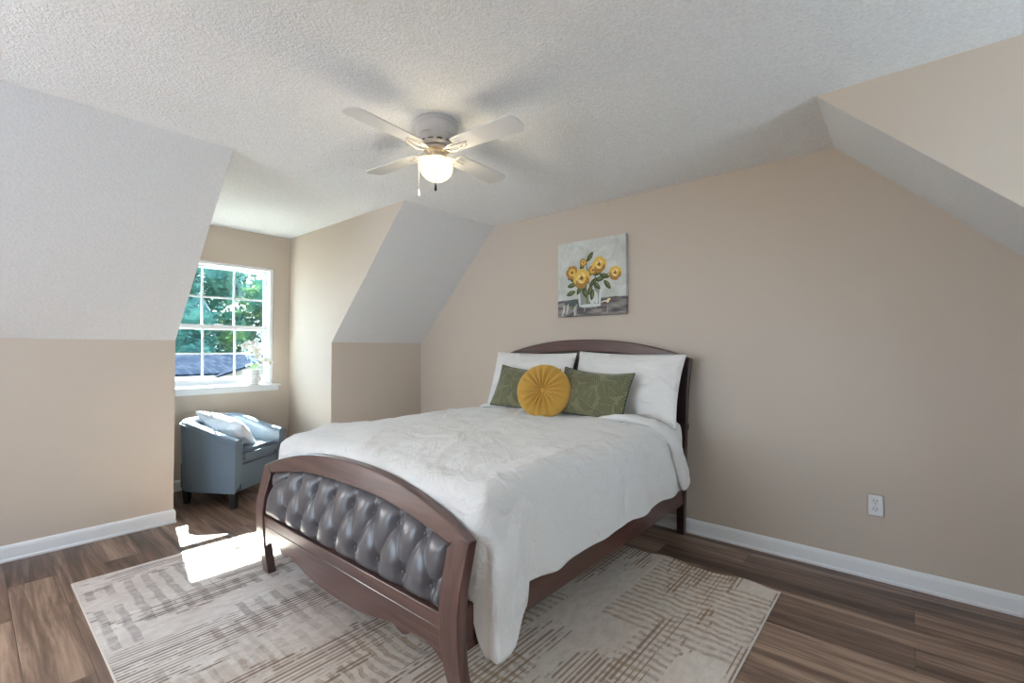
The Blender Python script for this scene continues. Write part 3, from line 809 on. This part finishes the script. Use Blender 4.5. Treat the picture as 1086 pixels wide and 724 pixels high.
# ------------------------------------------------------------------ armchair
CHA = math.radians(33)
ch = empty('tub_armchair', (-.354, -1.78, 0), CHA); tag(ch, 'slate blue leatherette tub armchair with black legs standing below the window', 'armchair')
def upath(hw, fx, bx, rad, n=26):
    """outer U path in local coords: starts front right(-y), goes back, ends front left(+y)"""
    pts = []
    for k in range(8): pts.append((fx + (bx + rad - fx) * k / 8, -hw))
    for k in range(n + 1):
        a = -PI / 2 - PI / 2 * k / n; pts.append((bx + rad + rad * math.cos(a), -hw + rad + rad * math.sin(a)))
    for k in range(1, 6): pts.append((bx, -hw + rad + (2 * hw - 2 * rad) * k / 6))
    for k in range(n + 1):
        a = PI - PI / 2 * k / n; pts.append((bx + rad + rad * math.cos(a), hw - rad + rad * math.sin(a)))
    for k in range(1, 9): pts.append((bx + rad + (fx - bx - rad) * k / 8, hw))
    return pts
FX, BX, HW = .31, -.31, .325
po = upath(HW, FX, BX, .24)
def inward(pts, d):
    out = []
    for i, p in enumerate(pts):
        a = Vector(pts[max(i - 1, 0)]); b = Vector(pts[min(i + 1, len(pts) - 1)]); t = (b - a).normalized(); n_ = Vector((-t.y, t.x))
        q = Vector(p) + n_ * d
        if (q - Vector((.0, .0))).length > (Vector(p)).length and abs(p[0]) > .05: q = Vector(p) - n_ * d
        out.append(q)
    return out
def inn(p, d):
    # offset towards inside: shrink U by d (scale wrt local centre line)
    return p
pi_ = upath(HW - .085, FX, BX + .095, .16)
def arm_h(x): return interp(x, [(-.31, .69), (-.15, .685), (.0, .64), (.15, .585), (.31, .55)])
bm = B(); rows = []
for (xo, yo), (xi, yi) in zip(po, pi_):
    h = arm_h(xo); tp_ = 1 - .0
    def tap(x, y, z):  # slimmer towards the floor
        k = 1 - .075 * (1 - z / .69); return (x * k, y * k, z)
    r = [tap(xo, yo, .125), tap(xo, yo, .3), tap(xo, yo, h - .05)]
    for q in range(7):
        a = PI * q / 6; cx_, cy_ = (xo + xi) / 2, (yo + yi) / 2; s_ = math.cos(a)
        px_, py_ = cx_ + (xo - cx_) * (abs(s_) ** .6 * (1 if s_ >= 0 else -1)), cy_ + (yo - cy_) * (abs(s_) ** .6 * (1 if s_ >= 0 else -1))
        r.append(tap(px_, py_, h - .028 + .028 * math.sin(a)))
    r += [tap(xi, yi, h - .06), tap(xi, yi, .33), tap(xi, yi, .20)]
    rows.append(r)
V = grid(bm, rows); cap(bm, V[0]); cap(bm, V[-1])
obj('tub_shell', bm, BLUE, ch, ang=50)
bm = B(); tube(bm, [(V_[0] * .99 + 0, V_[1] * .99, arm_h(V_[0]) - .030) for V_ in [(x * 1.012, y * 1.012) for x, y in po]], .005, 6); obj('piping', bm, BLUE, ch)
bm = B(); box(bm, (-.26, -.235, .125), (.285, .235, .345), .012); obj('seat_base', bm, BLUE, ch)
bm = B(); box(bm, (-.205, -.232, .347), (.305, .232, .452), .028, seg=4)
for v in bm.verts:
    if v.co.z > .42: v.co.z += .012 * (1 - (v.co.x / .3) ** 2) * (1 - (v.co.y / .25) ** 2)
obj('seat_cushion', bm, BLUE, ch)
for lx, ly in ((.26, -.27), (.26, .27), (-.22, -.20), (-.22, .20)):
    bm = B(); P_ = []
    for z, hw_ in ((0, .017), (.06, .021), (.128, .026)): P_.append([(lx + a * hw_, ly + b * hw_, z) for a, b in ((-1, -1), (1, -1), (1, 1), (-1, 1))])
    V = grid(bm, P_, closev=True); cap(bm, V[0]); cap(bm, V[-1]); obj('leg', bm, BLACK, ch, smooth=False)
# white pillow and throw on chair
o = obj('white_cushion', pillow_bm(.46, .34, .16, 21, .05, .030), LINEN)
tag(o, 'crumpled white linen cushion leaning inside the blue armchair', 'cushion')
Rz = Matrix.Rotation(CHA, 4, 'Z')
def cw(x, y, z): return tuple(Matrix.Translation((-.354, -1.78, 0)) @ Rz @ Vector((x, y, z)))
rt = Rz @ Vector((.93, -.05, -.22)); upv = Rz @ Vector((-.05, -.62, .60))
place(o, cw(.00, -.03, .585), rt, upv)

# ------------------------------------------------------------------ ceiling fan
fx_, fy_ = 2.257, -1.694
fan = empty('ceiling_fan', (fx_, fy_, HC)); tag(fan, 'white four-blade ceiling fan with lit globe and two pull chains', 'ceiling fan')
bm = B(); lathe(bm, [(.110, -.001), (.113, -.006), (.113, -.022), (.109, -.026), (.108, -.050), (.105, -.054), (.102, -.078), (.097, -.083), (.090, -.108), (.080, -.120), (.074, -.126)], n=48); obj('motor_housing', bm, WHITEM, fan)
bm = B()
for k in range(12):
    a = 2 * PI * k / 12
    p = [(math.cos(a + d) * .0895, math.sin(a + d) * .0895, -.112) for d in (-.14, 0, .14)]; tube(bm, p, .003, 5)
obj('vent_slot', bm, DARKM, fan)
bm = B(); lathe(bm, [(.060, -.126), (.066, -.132), (.066, -.146), (.045, -.152), (.040, -.158), (.040, -.176), (.052, -.182), (.056, -.190), (.050, -.192)], n=36); obj('light_fitter', bm, BRASS, fan)
for k in range(4):
    a = math.radians(4.0 + 90 * k)
    R_ = Matrix.Rotation(a, 4, 'Z')
    bi = B()
    for sy in (-1, 1):
        pts = [(.050, sy * .008, -.146), (.085, sy * .022, -.160), (.115, sy * .034, -.160), (.140, sy * .030, -.155), (.165, sy * .034, -.151), (.185, sy * .022, -.150)]
        tube(bi, [R_ @ Vector(p) for p in pts], .0065, 8, ry=.0035)
    tube(bi, [R_ @ Vector(p) for p in [(.05, 0, -.144), (.10, 0, -.152), (.15, 0, -.153), (.20, 0, -.150)]], .008, 8, ry=.0035)
    for (sx, sy) in ((.15, .022), (.15, -.022), (.185, 0)):
        p = R_ @ Vector((sx, sy, -.151)); t_ = bmesh.new(); bmesh.ops.create_uvsphere(t_, u_segments=8, v_segments=6, radius=.005)
        for v in t_.verts: v.co = v.co + p
        me = bpy.data.meshes.new('t'); t_.to_mesh(me); t_.free(); bi.from_mesh(me); bpy.data.meshes.remove(me)
    ir = obj('blade_iron', bi, WHITEM, fan)
    bb = B(); out = []
    OL = [(.135, .046), (.16, .052), (.30, .057), (.44, .062), (.500, .063), (.512, .060), (.530, .036), (.533, .010)]
    top = [(x, y) for x, y in OL]; bot = [(x, -y) for x, y in reversed(OL)]
    poly = top + bot
    tilt = math.radians(-9)
    A = []; C_ = []
    for x, y in poly:
        q = Vector((x, y * math.cos(tilt), y * math.sin(tilt) - .146)); q2 = q + Vector((0, 0, .006))
        A.append(bb.verts.new(R_ @ q)); C_.append(bb.verts.new(R_ @ q2))
    bb.faces.new(A); bb.faces.new(C_[::-1])
    for i in range(len(A)): bb.faces.new((A[i], C_[i], C_[(i + 1) % len(A)], A[(i + 1) % len(A)]))
    obj('fan_blade', bb, BLADE, fan, smooth=False)
bm = B(); lathe(bm, [(.046, -.184), (.066, -.190), (.080, -.203), (.084, -.222), (.083, -.245), (.076, -.264), (.060, -.283), (.040, -.295), (.020, -.302), (.004, -.304)], n=40); gb = obj('globe_shade', bm, GLOBE, fan)
gb['label'] = 'glowing opal glass globe'
for (x, y, z1, mt_, tipm) in ((.092 * math.cos(-2.44), .092 * math.sin(-2.44), -.350, WHITEM, PLASTIC), (.092 * math.cos(-.75), .092 * math.sin(-.75), -.352, BRASS, DARKM)):
    bm = B(); tube(bm, [(x * .55, y * .55, -.186), (x * .95, y * .95, -.192), (x, y, -.21), (x, y, z1)], .0016, 6); o = obj('pull_chain', bm, mt_, fan)
    bm = B(); lathe(bm, [(.001, z1 + .008), (.004, z1), (.007, z1 - .022), (.006, z1 - .030), (.001, z1 - .033)], (x, y, 0), 10); obj('chain_knob', bm, tipm, o)
# the lamp inside the globe
for k, (dx, dz) in enumerate(((0, -.335),)):
    l = bpy.data.lights.new('globe_bulb', 'POINT'); l.energy = 11; l.shadow_soft_size = .05; l.color = (1.0, .86, .64)
    o = bpy.data.objects.new('globe_bulb', l); COL.objects.link(o); o.parent = fan; o.location = (0, 0, -.245)

# ------------------------------------------------------------------ picture
pic = empty('canvas_painting', (2.178, -.001, 1.842)); tag(pic, 'square canvas painting of yellow roses in a glass vase hanging above the headboard', 'painting')
PW, PH, PT = .312, .306, .034
bm = B(); box(bm, (-PW, -PT, -PH), (PW, 0, PH), .002)
m = M('painted canvas background', (.5, .5, .46), .7)
c = m.coord(); n = m.noise(c, 7, 5, .65, .8); x, y, z = m.sep(c)
bgc = m.mix(m.ramp(n, [(.35, 0.0), (.65, 1.0)]), (.46, .48, .44), (.66, .67, .65))
tbl = m.mix(m.ramp(m.noise(m.coord((4, 1, 16)), 1.6, 4), [(.4, 0.0), (.62, 1.0)]), (.085, .075, .078), (.30, .27, .25))
m.set('Base Color', m.mix(m.math('LESS_THAN', m.math('ADD', z, m.math('MULTIPLY', n, .03)), -.155), bgc, tbl))
m.bump(m.noise(c, 90, 3), .2, .002)
obj('canvas', bm, m.m, pic, smooth=False)
pm = [M('painted ' + nm, cc, .6).m for nm, cc in (('deep ochre', (.38, .19, .035)), ('yellow', (.72, .47, .09)), ('pale yellow', (.85, .70, .30)), ('dark leaf', (.045, .07, .02)), ('olive leaf', (.15, .17, .05)),
                                                   ('umber', (.13, .06, .03)), ('glass white', (.62, .64, .62)), ('glass grey', (.27, .29, .27)), ('reflection dark', (.07, .085, .085)))]
bm = B(); lay = [0]
def ell(cx_, cz_, a, b, ang, mi, n=16, lens=False):
    lay[0] += 1; yy = -PT - .0006 - lay[0] * .000035; vs = []
    for k in range(n):
        t = 2 * PI * k / n; x = a * math.cos(t); z = b * math.sin(t) * (abs(math.sin(t)) ** .5 if lens else 1)
        vs.append(bm.verts.new((cx_ + x * math.cos(ang) - z * math.sin(ang), yy, cz_ + x * math.sin(ang) + z * math.cos(ang))))
    f = bm.faces.new(vs); f.material_index = mi
rp = random.Random(4)
# vase, shadow, table flower
ell(-.08, -.195, .17, .030, 0, 8); ell(.04, -.20, .16, .026, .04, 8)
for k in range(9): ell(rp.uniform(-.26, .26), rp.uniform(-.275, -.22), rp.uniform(.02, .06), .006, 1.4 + rp.uniform(-.3, .3), rp.choice([6, 7]))
for (cx_, w2) in ((-.055, .052), (.05, .046)): ell(cx_, -.16, w2, .085, 0, 7)
ell(-.10, -.155, .010, .075, .05, 6); ell(.09, -.16, .010, .08, -.05, 6); ell(0.02, -.15, .030, .07, 0, 6); ell(-.03, -.16, .010, .07, .1, 4); ell(.0, -.225, .10, .014, 0, 6); ell(.055, -.165, .018, .05, .1, 6)
ell(.135, -.205, .035, .014, .1, 6); ell(.13, -.212, .024, .009, 0, 5); ell(.165, -.19, .02, .010, .5, 2); ell(-.17, -.235, .02, .008, .4, 4)
LV = [(-.18, -.115, .3), (-.17, -.05, .2), (-.10, -.09, 1.1), (-.05, -.12, -1.1), (.0, -.10, 1.2), (.03, -.04, .8), (.09, -.02, .2), (.13, .0, -.3), (.155, -.07, -.9), (.07, .03, .3), (-.15, -.01, -.4), (-.05, -.06, -1.5), (.06, -.07, 2.4), (.0, .165, .9), (-.07, .10, 1.2), (.02, -.14, 1.4)]
for (a, b, an) in LV: ell(a, b, .046, .020, an, 3, lens=True); ell(a + .005, b + .004, .030, .008, an, 4, lens=True)
for (x0, z0, x1, z1) in ((-.06, -.08, -.16, .06), (.0, -.08, -.04, .15), (.02, -.07, .09, .10), (.05, -.06, .2, .04)):
    ell((x0 + x1) / 2, (z0 + z1) / 2, math.hypot(x1 - x0, z1 - z0) / 2, .004, math.atan2(z1 - z0, x1 - x0), 3)
def rose(cx_, cz_, r, full=True):
    for k in range(9):
        a = 2 * PI * k / 9 + rp.uniform(-.2, .2); ell(cx_ + math.cos(a) * r * .55, cz_ + math.sin(a) * r * .5, r * .5, r * .42, a, 1 if full and math.sin(a) > -.3 else 0)
    for k in range(7):
        a = 2 * PI * k / 7 + .3; ell(cx_ + math.cos(a) * r * .34, cz_ + math.sin(a) * r * .32, r * .34, r * .22, a + 1.2, 2 if full and k % 2 else 1)
    for k in range(4): a = k * 1.6; ell(cx_ + math.cos(a) * r * .15, cz_ + math.sin(a) * r * .15, r * .18, r * .08, a + 1.57, 0)
    ell(cx_, cz_, r * .13, r * .12, 0, 5)
for (cx_, cz_, r, fu) in ((-.168, .055, .058, False), (.025, .055, .040, False), (-.060, .125, .034, False), (.085, .095, .064, True), (.225, .015, .054, True), (-.075, .0, .078, True)): 
    if not fu: ell(cx_ - .005, cz_ - r * .45, r * .8, r * .4, .7, 5)
    else: ell(cx_ - r * .2, cz_ - r * .7, r * .7, r * .35, -.3, 0)
    rose(cx_, cz_, r, fu)
obj('painted_bouquet', bm, pm, pic, smooth=False)

# ------------------------------------------------------------------ outlet
ou = empty('wall_outlet', (3.963, -.0005, .408)); tag(ou, 'white duplex wall outlet low on the headboard wall right of the bed', 'outlet')
bm = B(); box(bm, (-.036, -.006, -.0585), (.036, 0, .0585), .003); obj('cover_plate', bm, PLASTIC, ou)
for s in (-1, 1):
    bm = B(); box(bm, (-.0165, -.0085, s * .0215 - .014), (.0165, -.0058, s * .0215 + .014), .004, seg=3); so = obj('socket', bm, PLASTIC, ou)
    bm = B()
    for dx in (-.0065, .0065): box(bm, (dx - .0015, -.0090, s * .0215 + .000), (dx + .0015, -.0083, s * .0215 + .009))
    box(bm, (-.0025, -.0090, s * .0215 - .010), (.0025, -.0083, s * .0215 - .005)); obj('slot', bm, SLOT, so, smooth=False)
bm = B(); lathe(bm, [(.0032, 0), (.003, .0015), (.0005, .002)], n=12)
for v in bm.verts: v.co = Vector((v.co.x, -.006 - v.co.z, v.co.y))
obj('screw', bm, BRASS, ou)

# ------------------------------------------------------------------ orchid on the sill
pt = empty('potted_orchid', (-.868, -1.395, WZ0 + .0125 + .0)); pt.location.z = .9175
tag(pt, 'white orchid in a ribbed white pot standing on the window sill', 'potted plant')
pt.location.x = -.868
bm = B(); prof = [(.040, 0), (.053, .004)] + [(.052 + .012 * math.sin(PI * min(1, k / 9)) + .0022 * math.cos(k * PI), .01 + .135 * k / 13) for k in range(14)] + [(.053, .150), (.047, .150), (.046, .130), (.001, .128)]
lathe(bm, prof, n=32); obj('ribbed_pot', bm, POT, pt)
def leafq(bm, p0, p1, wd, bend, n=6):
    p0 = Vector(p0); p1 = Vector(p1); d = p1 - p0; s = d.cross(Vector((0, 0, 1))).normalized(); A = []
    for k in range(n + 1):
        t = k / n; c0 = p0 + d * t + Vector((0, 0, bend * math.sin(PI * t))); ww = wd * math.sin(PI * (t * .9 + .05))
        A.append([c0 - s * ww + Vector((0, 0, .2 * ww)), c0, c0 + s * ww + Vector((0, 0, .2 * ww))])
    grid(bm, A)
for k, (dx, dy, l) in enumerate(((.3, 1, .10), (.2, -1, .09), (.9, .3, .07), (.7, -.7, .08), (-.2, .8, .06))):
    bm = B(); v = Vector((dx, dy, 0)).normalized() * l; leafq(bm, (0, 0, .14), (v.x, v.y, .17 + .01 * k), .017, .035); obj('leaf', bm, LEAFG, pt)
stems = [[(0, 0, .13), (.01, .01, .22), (.0, .0, .32), (.01, -.04, .39), (.02, -.09, .41)], [(0, .01, .13), (.02, .04, .20), (.02, .09, .235), (.03, .14, .22)]]
for s in stems:
    bm = B(); tube(bm, s, .003, 6); obj('stem', bm, LEAFG, pt)
def blossom(p, r, face):
    z_ = Vector(face).normalized(); x_ = z_.cross(Vector((0, 0, 1))).normalized(); y_ = x_.cross(z_)
    bm = B()
    for k in range(5):
        a = PI / 2 + 2 * PI * k / 5; d = x_ * math.cos(a) + y_ * math.sin(a); t = d.cross(z_)
        wd = r * (.48 if k in (1, 4) else .34); A = []
        for q in range(6):
            f = q / 5; c0 = Vector(p) + d * r * f + z_ * (r * .25 * math.sin(f * PI * .8) + (k % 2) * .001); ww = wd * math.sin(PI * (f * .86 + .1)); A.append([c0 - t * ww - z_ * ww * .2, c0 + z_ * .001, c0 + t * ww - z_ * ww * .2])
        grid(bm, A)
    o = obj('blossom', bm, PETAL, pt)
    bm = B(); bmesh.ops.create_uvsphere(bm, u_segments=8, v_segments=6, radius=r * .16)
    for v in bm.verts: v.co += Vector(p) + z_ * r * .15
    obj('blossom_centre', bm, PCENT, o)
for p, r, f in (((.02, -.02, .375), .046, (.8, -.4, .2)), ((.03, .015, .34), .044, (.9, .1, .1)), ((.03, -.06, .40), .042, (.8, -.5, .3)), ((.03, -.10, .385), .038, (.8, -.5, 0)),
                ((.03, .02, .29), .042, (.9, -.2, -.1)), ((.02, -.03, .32), .040, (.9, -.5, 0)), ((.04, -.01, .42), .034, (.7, -.1, .5)), ((.03, .10, .24), .036, (.9, -.2, .1)), ((.035, .14, .215), .032, (.8, -.1, .1)), ((.02, .055, .245), .028, (.9, 0, .2))):
    blossom(p, r, f)
